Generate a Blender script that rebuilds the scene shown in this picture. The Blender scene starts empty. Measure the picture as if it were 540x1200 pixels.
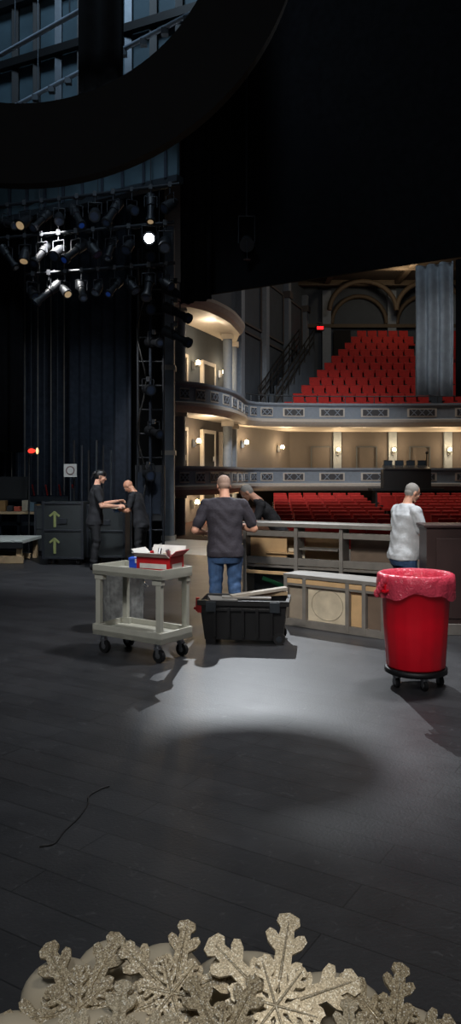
import bpy, bmesh, math, random
import numpy as np
from mathutils import Vector, Matrix, Euler
random.seed(7)
D2R = math.pi/180
def lin(c):
    c = c/255.0
    return c/12.92 if c <= 0.04045 else ((c+0.055)/1.055)**2.4
def C(r, g, b): return (lin(r), lin(g), lin(b), 1.0)

# ------------------------------------------------------------------ materials
MATS = {}
def mat(name, col, rough=0.6, metal=0.0, var=0.12, scale=8.0, bump=0.0, bscale=40.0, emis=None, estr=0.0, spec=0.5, coat=0.0):
    if name in MATS: return MATS[name]
    m = bpy.data.materials.new(name); m.use_nodes = True
    nt = m.node_tree; b = nt.nodes['Principled BSDF']
    b.inputs['Roughness'].default_value = rough
    b.inputs['Metallic'].default_value = metal
    b.inputs['Specular IOR Level'].default_value = spec
    b.inputs['Coat Weight'].default_value = coat
    tc = nt.nodes.new('ShaderNodeTexCoord')
    n = nt.nodes.new('ShaderNodeTexNoise'); n.inputs['Scale'].default_value = scale; n.inputs['Detail'].default_value = 4
    nt.links.new(tc.outputs['Object'], n.inputs['Vector'])
    r = nt.nodes.new('ShaderNodeValToRGB')
    r.color_ramp.elements[0].position = 0.3; r.color_ramp.elements[1].position = 0.7
    r.color_ramp.elements[0].color = tuple(max(0, c*(1-var)) for c in col[:3])+(1,)
    r.color_ramp.elements[1].color = tuple(min(1, c*(1+var)) for c in col[:3])+(1,)
    nt.links.new(n.outputs['Fac'], r.inputs['Fac'])
    nt.links.new(r.outputs['Color'], b.inputs['Base Color'])
    if bump > 0:
        n2 = nt.nodes.new('ShaderNodeTexNoise'); n2.inputs['Scale'].default_value = bscale
        nt.links.new(tc.outputs['Object'], n2.inputs['Vector'])
        bp = nt.nodes.new('ShaderNodeBump'); bp.inputs['Strength'].default_value = bump; bp.inputs['Distance'].default_value = 0.02
        nt.links.new(n2.outputs['Fac'], bp.inputs['Height']); nt.links.new(bp.outputs['Normal'], b.inputs['Normal'])
    if emis:
        b.inputs['Emission Color'].default_value = emis; b.inputs['Emission Strength'].default_value = estr
    MATS[name] = m
    return m

def stage_floor_mat():
    m = bpy.data.materials.new('black_stage_floor'); m.use_nodes = True
    nt = m.node_tree; b = nt.nodes['Principled BSDF']
    tc = nt.nodes.new('ShaderNodeTexCoord')
    mp = nt.nodes.new('ShaderNodeMapping'); mp.inputs['Rotation'].default_value = (0, 0, 0.55)
    nt.links.new(tc.outputs['Object'], mp.inputs['Vector'])
    br = nt.nodes.new('ShaderNodeTexBrick'); br.inputs['Scale'].default_value = 1.0
    br.inputs['Brick Width'].default_value = 2.4; br.inputs['Row Height'].default_value = 0.2
    br.inputs['Mortar Size'].default_value = 0.003
    br.inputs['Color1'].default_value = C(52, 52, 54); br.inputs['Color2'].default_value = C(45, 45, 47)
    br.inputs['Mortar'].default_value = C(24, 24, 25)
    nt.links.new(mp.outputs['Vector'], br.inputs['Vector'])
    n = nt.nodes.new('ShaderNodeTexNoise'); n.inputs['Scale'].default_value = 2.2; n.inputs['Detail'].default_value = 8; n.inputs['Roughness'].default_value = 0.7
    nt.links.new(tc.outputs['Object'], n.inputs['Vector'])
    mx = nt.nodes.new('ShaderNodeMix'); mx.data_type = 'RGBA'; mx.blend_type = 'OVERLAY'; mx.inputs[0].default_value = 0.6
    nt.links.new(br.outputs['Color'], mx.inputs[6]); nt.links.new(n.outputs['Fac'], mx.inputs[7])
    sc = nt.nodes.new('ShaderNodeTexNoise'); sc.inputs['Scale'].default_value = 14; sc.inputs['Detail'].default_value = 10; sc.inputs['Distortion'].default_value = 2
    nt.links.new(tc.outputs['Object'], sc.inputs['Vector'])
    sr = nt.nodes.new('ShaderNodeValToRGB'); sr.color_ramp.elements[0].position = .62; sr.color_ramp.elements[1].position = .76
    sr.color_ramp.elements[1].color = (.45, .45, .45, 1)
    nt.links.new(sc.outputs['Fac'], sr.inputs['Fac'])
    m2 = nt.nodes.new('ShaderNodeMix'); m2.data_type = 'RGBA'; nt.links.new(sr.outputs['Color'], m2.inputs[0])
    nt.links.new(mx.outputs[2], m2.inputs[6]); m2.inputs[7].default_value = C(96, 96, 98)
    nt.links.new(m2.outputs[2], b.inputs['Base Color'])
    r = nt.nodes.new('ShaderNodeMapRange'); r.inputs['To Min'].default_value = 0.34; r.inputs['To Max'].default_value = 0.56
    nt.links.new(n.outputs['Fac'], r.inputs['Value']); nt.links.new(r.outputs['Result'], b.inputs['Roughness'])
    b.inputs['Specular IOR Level'].default_value = .42
    n3 = nt.nodes.new('ShaderNodeTexNoise'); n3.inputs['Scale'].default_value = 60
    nt.links.new(tc.outputs['Object'], n3.inputs['Vector'])
    bp = nt.nodes.new('ShaderNodeBump'); bp.inputs['Strength'].default_value = 0.12; bp.inputs['Distance'].default_value = 0.01
    nt.links.new(n3.outputs['Fac'], bp.inputs['Height']); nt.links.new(bp.outputs['Normal'], b.inputs['Normal'])
    return m

def glitter_mat(name, c1, c2):
    m = bpy.data.materials.new(name); m.use_nodes = True
    nt = m.node_tree; b = nt.nodes['Principled BSDF']
    tc = nt.nodes.new('ShaderNodeTexCoord')
    v = nt.nodes.new('ShaderNodeTexVoronoi'); v.inputs['Scale'].default_value = 330
    nt.links.new(tc.outputs['Object'], v.inputs['Vector'])
    sp = nt.nodes.new('ShaderNodeSeparateColor'); nt.links.new(v.outputs['Color'], sp.inputs['Color'])
    r = nt.nodes.new('ShaderNodeValToRGB')
    r.color_ramp.elements[0].position = 0.0; r.color_ramp.elements[0].color = c1
    r.color_ramp.elements[1].position = 0.85; r.color_ramp.elements[1].color = c2
    e = r.color_ramp.elements.new(0.97); e.color = C(255, 250, 235)
    nt.links.new(sp.outputs[0], r.inputs['Fac']); nt.links.new(r.outputs['Color'], b.inputs['Base Color'])
    b.inputs['Metallic'].default_value = 0.3; b.inputs['Roughness'].default_value = 0.38
    bp = nt.nodes.new('ShaderNodeBump'); bp.inputs['Strength'].default_value = 0.8; bp.inputs['Distance'].default_value = 0.004
    nt.links.new(sp.outputs[1], bp.inputs['Height']); nt.links.new(bp.outputs['Normal'], b.inputs['Normal'])
    return m

# ------------------------------------------------------------------ mesh builder
class MB:
    def __init__(s): s.v = []; s.f = []; s.m = []; s.sm = []; s.mats = []; s.M = Matrix.Identity(4)
    def mi(s, m):
        if m not in s.mats: s.mats.append(m)
        return s.mats.index(m)
    def add(s, vs, fs, m, smooth=False):
        o = len(s.v); s.v += [tuple(s.M @ Vector(p)) for p in vs]
        k = s.mi(m) if not isinstance(m, list) else None
        for i, f in enumerate(fs):
            s.f.append([o+a for a in f]); s.m.append(k if k is not None else s.mi(m[i])); s.sm.append(smooth)
    def box(s, c, d, m, rot=None):
        hx, hy, hz = d[0]/2, d[1]/2, d[2]/2
        R = rot.to_matrix() if isinstance(rot, Euler) else (rot if rot is not None else Matrix.Identity(3))
        vs = [Vector(c)+R @ Vector((x*hx, y*hy, z*hz)) for x in (-1, 1) for y in (-1, 1) for z in (-1, 1)]
        s.add(vs, [(0,1,3,2),(4,6,7,5),(0,4,5,1),(2,3,7,6),(0,2,6,4),(1,5,7,3)], m)
    def cyl(s, p0, p1, r0, m, r1=None, n=16, caps=True, smooth=True):
        if r1 is None: r1 = r0
        p0 = Vector(p0); p1 = Vector(p1); d = (p1-p0).normalized()
        a = d.orthogonal().normalized(); b = d.cross(a)
        vs = []
        for p, r in ((p0, r0), (p1, r1)):
            for i in range(n):
                t = 2*math.pi*i/n; vs.append(p+(a*math.cos(t)+b*math.sin(t))*r)
        s.add(vs, [(i, (i+1) % n, n+(i+1) % n, n+i) for i in range(n)], m, smooth)
        if caps:
            s.add(vs[:n], [tuple(range(n-1, -1, -1))], m); s.add(vs[n:], [tuple(range(n))], m)
    def sph(s, c, r, m, n=12, k=8):
        if not hasattr(r, '__len__'): r = (r, r, r)
        vs = [(c[0], c[1], c[2]-r[2])]
        for j in range(1, k):
            ph = -math.pi/2+math.pi*j/k
            for i in range(n):
                t = 2*math.pi*i/n
                vs.append((c[0]+r[0]*math.cos(ph)*math.cos(t), c[1]+r[1]*math.cos(ph)*math.sin(t), c[2]+r[2]*math.sin(ph)))
        vs.append((c[0], c[1], c[2]+r[2]))
        fs = [(0, 1+(i+1) % n, 1+i) for i in range(n)]
        for j in range(k-2):
            for i in range(n):
                fs.append((1+j*n+i, 1+j*n+(i+1) % n, 1+(j+1)*n+(i+1) % n, 1+(j+1)*n+i))
        L = len(vs)-1; o = 1+(k-2)*n
        fs += [(o+i, o+(i+1) % n, L) for i in range(n)]
        s.add(vs, fs, m, True)
    def lathe(s, c, prof, m, n=32, wob=None, smooth=True):
        vs = []
        for j, (r, z) in enumerate(prof):
            for i in range(n):
                t = 2*math.pi*i/n
                rr, zz = (r, z) if wob is None else wob(j, t, r, z)
                vs.append((c[0]+rr*math.cos(t), c[1]+rr*math.sin(t), c[2]+zz))
        fs = []
        for j in range(len(prof)-1):
            for i in range(n):
                fs.append((j*n+i, j*n+(i+1) % n, (j+1)*n+(i+1) % n, (j+1)*n+i))
        s.add(vs, fs, m, smooth)
    def tube(s, pts, r, m, n=8):
        pts = [Vector(p) for p in pts]
        vs = []
        up = Vector((0, 0, 1))
        for i, p in enumerate(pts):
            d = (pts[min(i+1, len(pts)-1)]-pts[max(i-1, 0)]).normalized()
            a = d.cross(up); a = a.normalized() if a.length > 1e-3 else Vector((1, 0, 0)); b = d.cross(a)
            for k in range(n):
                t = 2*math.pi*k/n; vs.append(p+(a*math.cos(t)+b*math.sin(t))*r)
        fs = [(i*n+k, i*n+(k+1) % n, (i+1)*n+(k+1) % n, (i+1)*n+k) for i in range(len(pts)-1) for k in range(n)]
        s.add(vs, fs, m, True)
        s.add(vs[:n], [tuple(range(n))], m); s.add(vs[-n:], [tuple(range(n-1, -1, -1))], m)
    def prism(s, poly, z0, z1, m):
        n = len(poly)
        vs = [(p[0], p[1], z0) for p in poly]+[(p[0], p[1], z1) for p in poly]
        s.add(vs, [tuple(range(n-1, -1, -1)), tuple(range(n, 2*n))]+[(i, (i+1) % n, n+(i+1) % n, n+i) for i in range(n)], m)
    def wall(s, p, q, z0, z1, th, m):
        p = Vector((p[0], p[1])); q = Vector((q[0], q[1])); d = (q-p).normalized(); nn = Vector((-d.y, d.x))*th
        s.prism([p, q, q+nn, p+nn], z0, z1, m)
    def make(s, name, loc=(0, 0, 0), rz=0.0, bevel=0.0, parent=None, solid=0.0, recalc=True):
        me = bpy.data.meshes.new(name); me.from_pydata(s.v, [], s.f)
        for m in s.mats: me.materials.append(m)
        me.polygons.foreach_set('material_index', s.m); me.polygons.foreach_set('use_smooth', s.sm)
        if recalc:
            bm = bmesh.new(); bm.from_mesh(me); bmesh.ops.recalc_face_normals(bm, faces=bm.faces); bm.to_mesh(me); bm.free()
        me.update()
        o = bpy.data.objects.new(name, me); bpy.context.scene.collection.objects.link(o)
        o.location = loc; o.rotation_euler = (0, 0, rz)
        if solid: 
            md = o.modifiers.new('s', 'SOLIDIFY'); md.thickness = solid; md.offset = 0
        if bevel:
            md = o.modifiers.new('b', 'BEVEL'); md.width = bevel; md.segments = 2; md.limit_method = 'ANGLE'; md.angle_limit = 0.7
        if parent: o.parent = parent
        return o

# ------------------------------------------------------------------ humans
class Body:
    def __init__(s): s.v = []; s.f = []; s.pr = []
    def _add(s, vs, fs):
        o = len(s.v); s.v += [tuple(p) for p in vs]; s.f += [[o+a for a in f] for f in fs]
    def cap(s, a, b, ra, rb, tag, n=12):
        a = Vector(a); b = Vector(b); d = (b-a); L = d.length; d = d/L if L > 1e-6 else Vector((0, 0, 1))
        u = d.orthogonal().normalized(); w = d.cross(u)
        prof = []
        K = 4
        for j in range(1, K+1):
            t = math.pi/2*j/K; prof.append((-math.cos(t)*ra, math.sin(t)*ra))
        for j in range(0, K):
            t = math.pi/2*j/K; prof.append((L+math.sin(t)*rb, math.cos(t)*rb))
        vs = [a-d*ra]
        for x, r in prof:
            for i in range(n):
                t = 2*math.pi*i/n; vs.append(a+d*x+(u*math.cos(t)+w*math.sin(t))*r)
        vs.append(b+d*rb)
        m = len(prof); fs = [(0, 1+(i+1) % n, 1+i) for i in range(n)]
        for j in range(m-1):
            for i in range(n): fs.append((1+j*n+i, 1+j*n+(i+1) % n, 1+(j+1)*n+(i+1) % n, 1+(j+1)*n+i))
        o = 1+(m-1)*n; fs += [(o+i, o+(i+1) % n, len(vs)-1) for i in range(n)]
        s._add(vs, fs); s.pr.append(('c', tag, np.array(a), np.array(b), ra, rb))
    def ell(s, c, r, tag, R=None, n=20, k=14):
        c = Vector(c); R = R or Matrix.Identity(3)
        vs = [c+R @ Vector((0, 0, -r[2]))]
        for j in range(1, k):
            ph = -math.pi/2+math.pi*j/k
            for i in range(n):
                t = 2*math.pi*i/n
                vs.append(c+R @ Vector((r[0]*math.cos(ph)*math.cos(t), r[1]*math.cos(ph)*math.sin(t), r[2]*math.sin(ph))))
        vs.append(c+R @ Vector((0, 0, r[2])))
        fs = [(0, 1+(i+1) % n, 1+i) for i in range(n)]
        for j in range(k-2):
            for i in range(n): fs.append((1+j*n+i, 1+j*n+(i+1) % n, 1+(j+1)*n+(i+1) % n, 1+(j+1)*n+i))
        o = 1+(k-2)*n; fs += [(o+i, o+(i+1) % n, len(vs)-1) for i in range(n)]
        s._add(vs, fs); s.pr.append(('e', tag, np.array(c), np.array(r), np.array(R)))
    def loft(s, rings, tag, n=28):
        vs = []
        for (c, rx, ry) in rings:
            for i in range(n):
                t = 2*math.pi*i/n
                ct, st = math.cos(t), math.sin(t)
                e = 0.85
                vs.append((c[0]+rx*math.copysign(abs(ct)**e, ct), c[1]+ry*math.copysign(abs(st)**e, st), c[2]))
        fs = [tuple(range(n-1, -1, -1)), tuple(range((len(rings)-1)*n, len(rings)*n))]
        for j in range(len(rings)-1):
            for i in range(n): fs.append((j*n+i, j*n+(i+1) % n, (j+1)*n+(i+1) % n, (j+1)*n+i))
        s._add(vs, fs); s.pr.append(('l', tag, np.array([list(r[0])+[r[1], r[2]] for r in rings])))
    def dist(s, P):
        out = []
        for p in s.pr:
            if p[0] == 'c':
                a, b, ra, rb = p[2:]; ab = b-a; L2 = max(ab@ab, 1e-12)
                t = np.clip((P-a)@ab/L2, 0, 1)
                out.append(np.linalg.norm(P-(a+t[:, None]*ab), axis=1)-(ra+(rb-ra)*t))
            elif p[0] == 'e':
                c, r, R = p[2:]; q = (P-c)@R; k = np.linalg.norm(q/r, axis=1)+1e-9; g = np.linalg.norm(q/(r*r), axis=1)+1e-9
                out.append(k*(k-1)/g)
            else:
                A = p[2]; z = P[:, 2]; I = [np.interp(z, A[:, 2], A[:, i]) for i in (0, 1, 3, 4)]
                q = np.sqrt(((P[:, 0]-I[0])/I[2])**2+((P[:, 1]-I[1])/I[3])**2)
                d = (q-1)*np.minimum(I[2], I[3])
                oz = np.maximum(np.maximum(A[0, 2]-z, z-A[-1, 2]), 0)
                out.append(np.maximum(d, 0)*(oz > 0)+np.where(oz > 0, oz, d))
        return np.array(out), [p[1] for p in s.pr]

def hand(B, w, d, n, ts, tag, curl=0.45, sc=1.0):
    w = Vector(w); d = Vector(d).normalized(); n = Vector(n); n = (n-d*n.dot(d)).normalized(); sd = d.cross(n)
    R = Matrix((sd, d, n)).transposed()
    B.ell(w+d*0.048*sc, (0.041*sc, 0.052*sc, 0.017*sc), tag, R, 14, 10)
    for off, L in ((-0.034, 0.072), (-0.0115, 0.084), (0.0115, 0.08), (0.034, 0.062)):
        if ts > 0: off = -off
        p = w+d*(0.088-abs(off)*0.2)*sc+sd*off*sc; dd = (d+sd*off*2.2).normalized(); ang = curl*0.5
        B.cap(w+d*0.05*sc+sd*off*0.8*sc, p, 0.0105*sc, 0.0095*sc, tag, 8)
        for k, fr in enumerate((0.42, 0.32, 0.26)):
            di = dd*math.cos(ang)+n*math.sin(ang); q = p+di*L*fr*sc
            B.cap(p, q, (0.0092-0.0006*k)*sc, (0.0086-0.0006*k)*sc, tag, 8); p = q; ang += curl
    p = w+d*0.03*sc+sd*ts*0.03*sc; q = p+(d*0.6+sd*ts*0.75+n*0.35).normalized()*0.036*sc
    B.cap(p, q, 0.014*sc, 0.0105*sc, tag, 8); B.cap(q, q+(d*0.9+sd*ts*0.25+n*0.45).normalized()*0.03*sc, 0.0105*sc, 0.0085*sc, tag, 8)

def human(name, loc, rz, h, P, mats):
    B = Body(); lean = P.get('lean', 0.0); bulk = P.get('bulk', 1.0); belly = P.get('belly', 0.0); side = P.get('side', 0.0)
    def S(p):
        x, y, z = p
        if z > 0.92:
            k = z-0.92
            y = y*1.0+lean*k*(1+0.5*k); z = z-0.5*lean*lean*k; x = x+side*k
        return (x, y, z)
    def ring(z, rx, ry, dy=0): return (S((0, dy, z)), rx*bulk, ry*bulk)
    B.loft([ring(0.80, .188, .148, -.012), ring(.86, .19, .15+belly*.3, belly*.3-.012), ring(.95, .182, .136+belly*.7, belly*.6), ring(1.06, .172, .124+belly, belly*.7),
            ring(1.18, .182, .124+belly*.5, belly*.3), ring(1.28, .196, .125, -.005), ring(1.36, .2, .118, -.01), ring(1.42, .178, .10, -.012), ring(1.465, .125, .078, -.012), ring(1.5, .07, .066, -.01)], 'shirt')
    B.loft([((0, -.01, .72), .15*bulk, .11*bulk), ((0, -.018, .80), .172*bulk, .132*bulk), ((0, -.01, .92), .165*bulk, .12*bulk)], 'pants')
    for sx in (-1, 1):
        sh = Vector(S((sx*.188*bulk, -.01, 1.405)))
        side_ = 'R' if sx > 0 else 'L'
        el, wr, hd, hn = P[side_][:4]; el = Vector(el); wr = Vector(wr)
        curl = P[side_][4] if len(P[side_]) > 4 else 0.4
        B.ell(sh, (.066*bulk, .068*bulk, .066*bulk), 'shirt')
        B.cap(S((sx*.07, -.012, 1.44)), sh, .062, .06*bulk, 'shirt')
        sl = sh+(el-sh)*P.get('sleeve', .66)
        B.cap(sh, sl, .064*bulk, .062*bulk, 'shirt')
        B.cap(sh, el, .05*bulk, .041*bulk, 'skin')
        fm = el+(wr-el)*.3
        B.cap(el, fm, .041*bulk, .044*bulk, 'skin'); B.cap(fm, wr, .044*bulk, .028, 'skin')
        hand(B, wr, hd, hn, (-1 if sx > 0 else 1), 'glove' if P.get('glove') else 'skin', curl)
        lg = P.get('leg'+side_, {})
        hip = Vector((sx*.095*bulk, -.005, .86)); kn = Vector(lg.get('knee', (sx*.11, .02, .49))); an = Vector(lg.get('ankle', (sx*.125, -.03, .09)))
        B.ell((sx*.078*bulk, -.055, .79), (.085*bulk, .078, .09), 'pants')
        B.cap(hip, kn, .094*bulk, .07*bulk, 'pants')
        cf = kn+(an-kn)*.32+Vector((0, -.012, 0))
        B.cap(kn, cf, .068*bulk, .066*bulk, 'pants'); B.cap(cf, an+Vector((0, 0, -.02)), .066*bulk, .058, 'pants')
        fr = Matrix.Rotation(lg.get('toe', -sx*.2), 3, 'Z')
        B.ell(an+fr @ Vector((0, -.02, -.045)), (.045, .055, .045), 'shoe', fr)
        B.cap(an+fr @ Vector((0, -.01, -.045)), an+fr @ Vector((0, .13, -.055)), .044, .036, 'shoe')
        B.ell(an+fr @ Vector((0, .145, -.052)), (.048, .06, .035), 'shoe', fr)
    nb = Vector(S((0, -.012, 1.46))); hp, hy, hr = P.get('head', (0, 0, 0))
    RH = Matrix.Rotation(hy, 3, 'Z') @ Matrix.Rotation(-hp, 3, 'X') @ Matrix.Rotation(hr, 3, 'Y')
    nk = Vector(S((0, 0, 1.56)))+Vector((0, .02*hp, 0))
    hc = nk+RH @ Vector((0, .022, .09))
    B.cap(nb, nk+RH @ Vector((0, 0, .02)), .062*min(bulk, 1.1), .056, 'skin')
    def H(x, y, z): return hc+RH @ Vector((x, y, z))
    B.ell(H(0, -.008, .025), (.076, .096, .09), 'skin', RH, 24, 18)
    B.ell(H(0, .022, -.03), (.064, .068, .075), 'skin', RH, 20, 14)
    B.cap(H(-.045, -.005, -.055), H(-.018, .062, -.088), .022, .02, 'skin'); B.cap(H(.045, -.005, -.055), H(.018, .062, -.088), .022, .02, 'skin')
    B.ell(H(0, .067, -.088), (.026, .022, .02), 'skin', RH)
    B.cap(H(0, .085, .012), H(0, .105, -.026), .008, .0125, 'skin', 10)
    B.ell(H(-.012, .094, -.03), (.009, .01, .008), 'skin', RH, 8, 6); B.ell(H(.012, .094, -.03), (.009, .01, .008), 'skin', RH, 8, 6)
    B.cap(H(-.034, .078, .026), H(-.012, .086, .022), .009, .009, 'skin', 8); B.cap(H(.034, .078, .026), H(.012, .086, .022), .009, .009, 'skin', 8)
    B.cap(H(-.018, .086, -.056), H(.018, .086, -.056), .0075, .0075, 'lips', 8)
    for sx in (-1, 1):
        B.ell(H(sx*.078, -.008, -.008), (.011, .019, .031), 'skin', RH, 12, 8)
        B.ell(H(sx*.04, .062, -.022), (.022, .02, .02), 'skin', RH, 10, 8)
    hs = P.get('hair', 'short')
    if hs in ('short', 'pony'):
        B.ell(H(0, -.022, .036), (.081, .092, .088), 'hair', RH, 24, 16)
        B.ell(H(0, -.045, -.01), (.07, .062, .062), 'hair', RH, 20, 12)
    if hs == 'pony':
        B.ell(H(0, .002, .05), (.08, .092, .074), 'hair', RH, 24, 16)
        B.ell(H(0, -.115, .04), (.03, .035, .035), 'hair', RH); B.cap(H(0, -.13, .03), H(0, -.15, -.08), .024, .012, 'hair')
    sc = h/1.78
    me = bpy.data.meshes.new(name+'_raw'); me.from_pydata(B.v, [], B.f)
    tmp = bpy.data.objects.new(name+'_raw', me); bpy.context.scene.collection.objects.link(tmp)
    md = tmp.modifiers.new('r', 'REMESH'); md.mode = 'VOXEL'; md.voxel_size = P.get('vox', .0062)
    sm = tmp.modifiers.new('s', 'SMOOTH'); sm.factor = .5; sm.iterations = 3
    dg = bpy.context.evaluated_depsgraph_get(); dg.update()
    nm = bpy.data.meshes.new_from_object(tmp.evaluated_get(dg)); nm.name = name
    bpy.data.objects.remove(tmp)
    tags = []
    for t in ('skin', 'shirt', 'pants', 'shoe', 'hair', 'lips', 'glove'):
        tags.append(t); nm.materials.append(mats.get(t, mats['skin']))
    n = len(nm.polygons); cs = np.empty(n*3); nm.polygons.foreach_get('center', cs); cs = cs.reshape(-1, 3)
    dd, tg = B.dist(cs); best = dd.argmin(axis=0); idx = np.array([tags.index(t) for t in tg])[best]
    nm.polygons.foreach_set('material_index', idx.astype(np.int32)); nm.polygons.foreach_set('use_smooth', np.ones(n, dtype=bool))
    co = np.empty(len(nm.vertices)*3); nm.vertices.foreach_get('co', co); co = co.reshape(-1, 3)
    vt = np.zeros(len(co), dtype=int)
    for p, k in zip(nm.polygons, idx):
        for v in p.vertices: vt[v] = k
    nr = np.empty(len(co)*3); nm.vertices.foreach_get('normal', nr); nr = nr.reshape(-1, 3)
    w = (np.sin(co[:, 2]*34+np.sin(co[:, 0]*17+1)*2.0+co[:, 1]*21)*np.sin(co[:, 0]*23+co[:, 2]*9+.7))*.006
    w2 = np.sin(co[:, 2]*52+np.sin(co[:, 0]*30)*1.4+co[:, 1]*18)*.005*np.exp(-((co[:, 2]-.49)/.10)**2)+np.sin(co[:, 2]*70+co[:, 0]*20)*.005*np.exp(-((co[:, 2]-.14)/.07)**2)
    co += nr*(np.where(vt == 1, w, 0)+np.where(vt == 2, w2+w*.35, 0))[:, None]
    co *= sc
    co[:, 2] = np.maximum(co[:, 2], 0.002)
    nm.vertices.foreach_set('co', co.reshape(-1)); nm.update()
    o = bpy.data.objects.new(name, nm); bpy.context.scene.collection.objects.link(o)
    o.location = loc; o.rotation_euler = (0, 0, rz)
    mb = MB(); mb.M = Matrix.Scale(sc, 4)
    for sx in (-1, 1):
        c = H(sx*.03, .0795, .006); mb.sph(c, .0105, mat('eye_white', C(215, 210, 205), .3), 10, 8)
        mb.sph(H(sx*.03, .0872, .006), .0048, mat('eye_iris', C(40, 30, 25), .3), 8, 6)
        mb.cyl(H(sx*.045, .083, .026), H(sx*.016, .09, .028), .0035, mats['hair'] if hs != 'bald' else mat('brow_hair', C(90, 75, 60)), n=6)
        if P.get('glasses'):
            gm = mat('glasses_frame', C(15, 15, 18), .3)
            pts = [H(sx*.032+.021*math.cos(t), .1, .004+.016*math.sin(t)) for t in [i*math.pi/6 for i in range(13)]]
            mb.tube(pts, .002, gm, 6); mb.tube([H(sx*.053, .1, .01), H(sx*.08, .06, .01), H(sx*.085, -.01, .008)], .002, gm, 6)
            mb.tube([H(-.011, .1, .008), H(.011, .1, .008)], .002, gm, 6)
    mb.make(name+'_eyes', parent=o)
    return o

# ================================================================== materials used
M_black = mat('black_velour', C(12, 12, 14), .95, var=.3, spec=.1)
M_ring = mat('ring_black_paint', C(7, 7, 8), .8, spec=.15)
M_black2 = mat('black_paint', C(14, 15, 17), .55)
M_navy = mat('navy_drape', C(40, 46, 56), .9, var=.25, spec=.2)
M_slate = mat('slate_panel', C(60, 80, 90), .7, var=.2, scale=2)
M_steel = mat('painted_steel', C(60, 66, 72), .4, .6)
M_dsteel = mat('dark_steel', C(34, 37, 42), .5, .3)
M_cream = mat('cream_plaster', C(186, 180, 172), .6, var=.06)
M_panel = mat('grey_plaster', C(120, 130, 142), .65, var=.08)
M_wallu = mat('slate_wall', C(66, 74, 84), .8, var=.1, scale=1.5)
M_wallm = mat('taupe_wall', C(82, 78, 78), .8, var=.08, scale=1.5)
M_wood = mat('plywood', C(198, 164, 120), .65, var=.18, scale=5)
M_gpaint = mat('grey_painted_wood', C(120, 116, 110), .55, var=.15)
M_red = mat('red_seat_fabric', C(160, 22, 18), .8, var=.15)
M_dark = mat('dark_opening', C(20, 19, 20), .9)
M_rubber = mat('black_rubber', C(18, 18, 19), .55)
M_chrome = mat('zinc_metal', C(170, 172, 175), .3, .9)

# ================================================================== stage floor & apron
def line(X): return 17.0-.643*(X+1.9)
mb = MB(); mb.prism([(-14, -4), (9, -4), (9, line(9)), (-14, line(-14))], -.12, 0, stage_floor_mat()); mb.make('floor')
mb = MB(); M_apron = mat('apron_boards', C(200, 200, 196), .5, var=.1, scale=3)
mb.prism([(-1.9, line(-1.9)), (9, line(9)), (9, line(9)+3.2), (-1.6, line(-1.6)+3.6)], -.12, -.0, M_apron)
mb.prism([(-1.6, line(-1.6)+3.55), (9, line(9)+3.15), (9, line(9)+3.2), (-1.6, line(-1.6)+3.6)], -1.0, -.12, M_black2)
mb.make('floor_apron')
mb = MB(); Mh = mat('house_carpet', C(60, 30, 28), .95)
mb.add([(-3, 14, -1.15), (18, 10, -1.15), (18, 40, .55), (-3, 40, .55)], [(0, 1, 2, 3)], Mh); mb.make('floor_house', solid=.05)

# ================================================================== auditorium
ctrl = [(-2.6, 25.2), (-1.9, 25.3), (-.95, 26.2), (-.15, 28), (.3, 30.2), (.62, 32.2), (1.8, 33.1), (5, 33.5), (9, 33.4), (13, 32.6), (17, 31)]
def cat(pts, k=6):
    out = []
    P = [Vector(p) for p in pts]; P = [P[0]*2-P[1]]+P+[P[-1]*2-P[-2]]
    for i in range(1, len(P)-2):
        for j in range(k):
            t = j/k; a, b, c, d = P[i-1:i+3]
            out.append(.5*((2*b)+(c-a)*t+(2*a-5*b+4*c-d)*t*t+(3*b-a-3*c+d)*t**3))
    out.append(P[-2]); return out
path = cat(ctrl)
def normals(path):
    out = []
    for i in range(len(path)):
        d = (path[min(i+1, len(path)-1)]-path[max(i-1, 0)]).normalized(); out.append(Vector((d.y, -d.x)))
    return out
nor = normals(path)
def sweep(mb, path, nor, prof, mats_):
    n = len(prof); vs = []
    for p, q in zip(path, nor):
        for (o, z) in prof: vs.append((p.x+q.x*o, p.y+q.y*o, z))
    fs = []; ms = []
    for i in range(len(path)-1):
        for j in range(n):
            fs.append((i*n+j, (i+1)*n+j, (i+1)*n+(j+1) % n, i*n+(j+1) % n)); ms.append(mats_[j])
    fs += [tuple(range(n)), tuple(range((len(path)-1)*n+n-1, (len(path)-1)*n-1, -1))]; ms += [mats_[0]]*2
    mb.add(vs, fs, ms)
mo = mat('ornament_bronze', C(58, 58, 62), .6)
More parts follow.
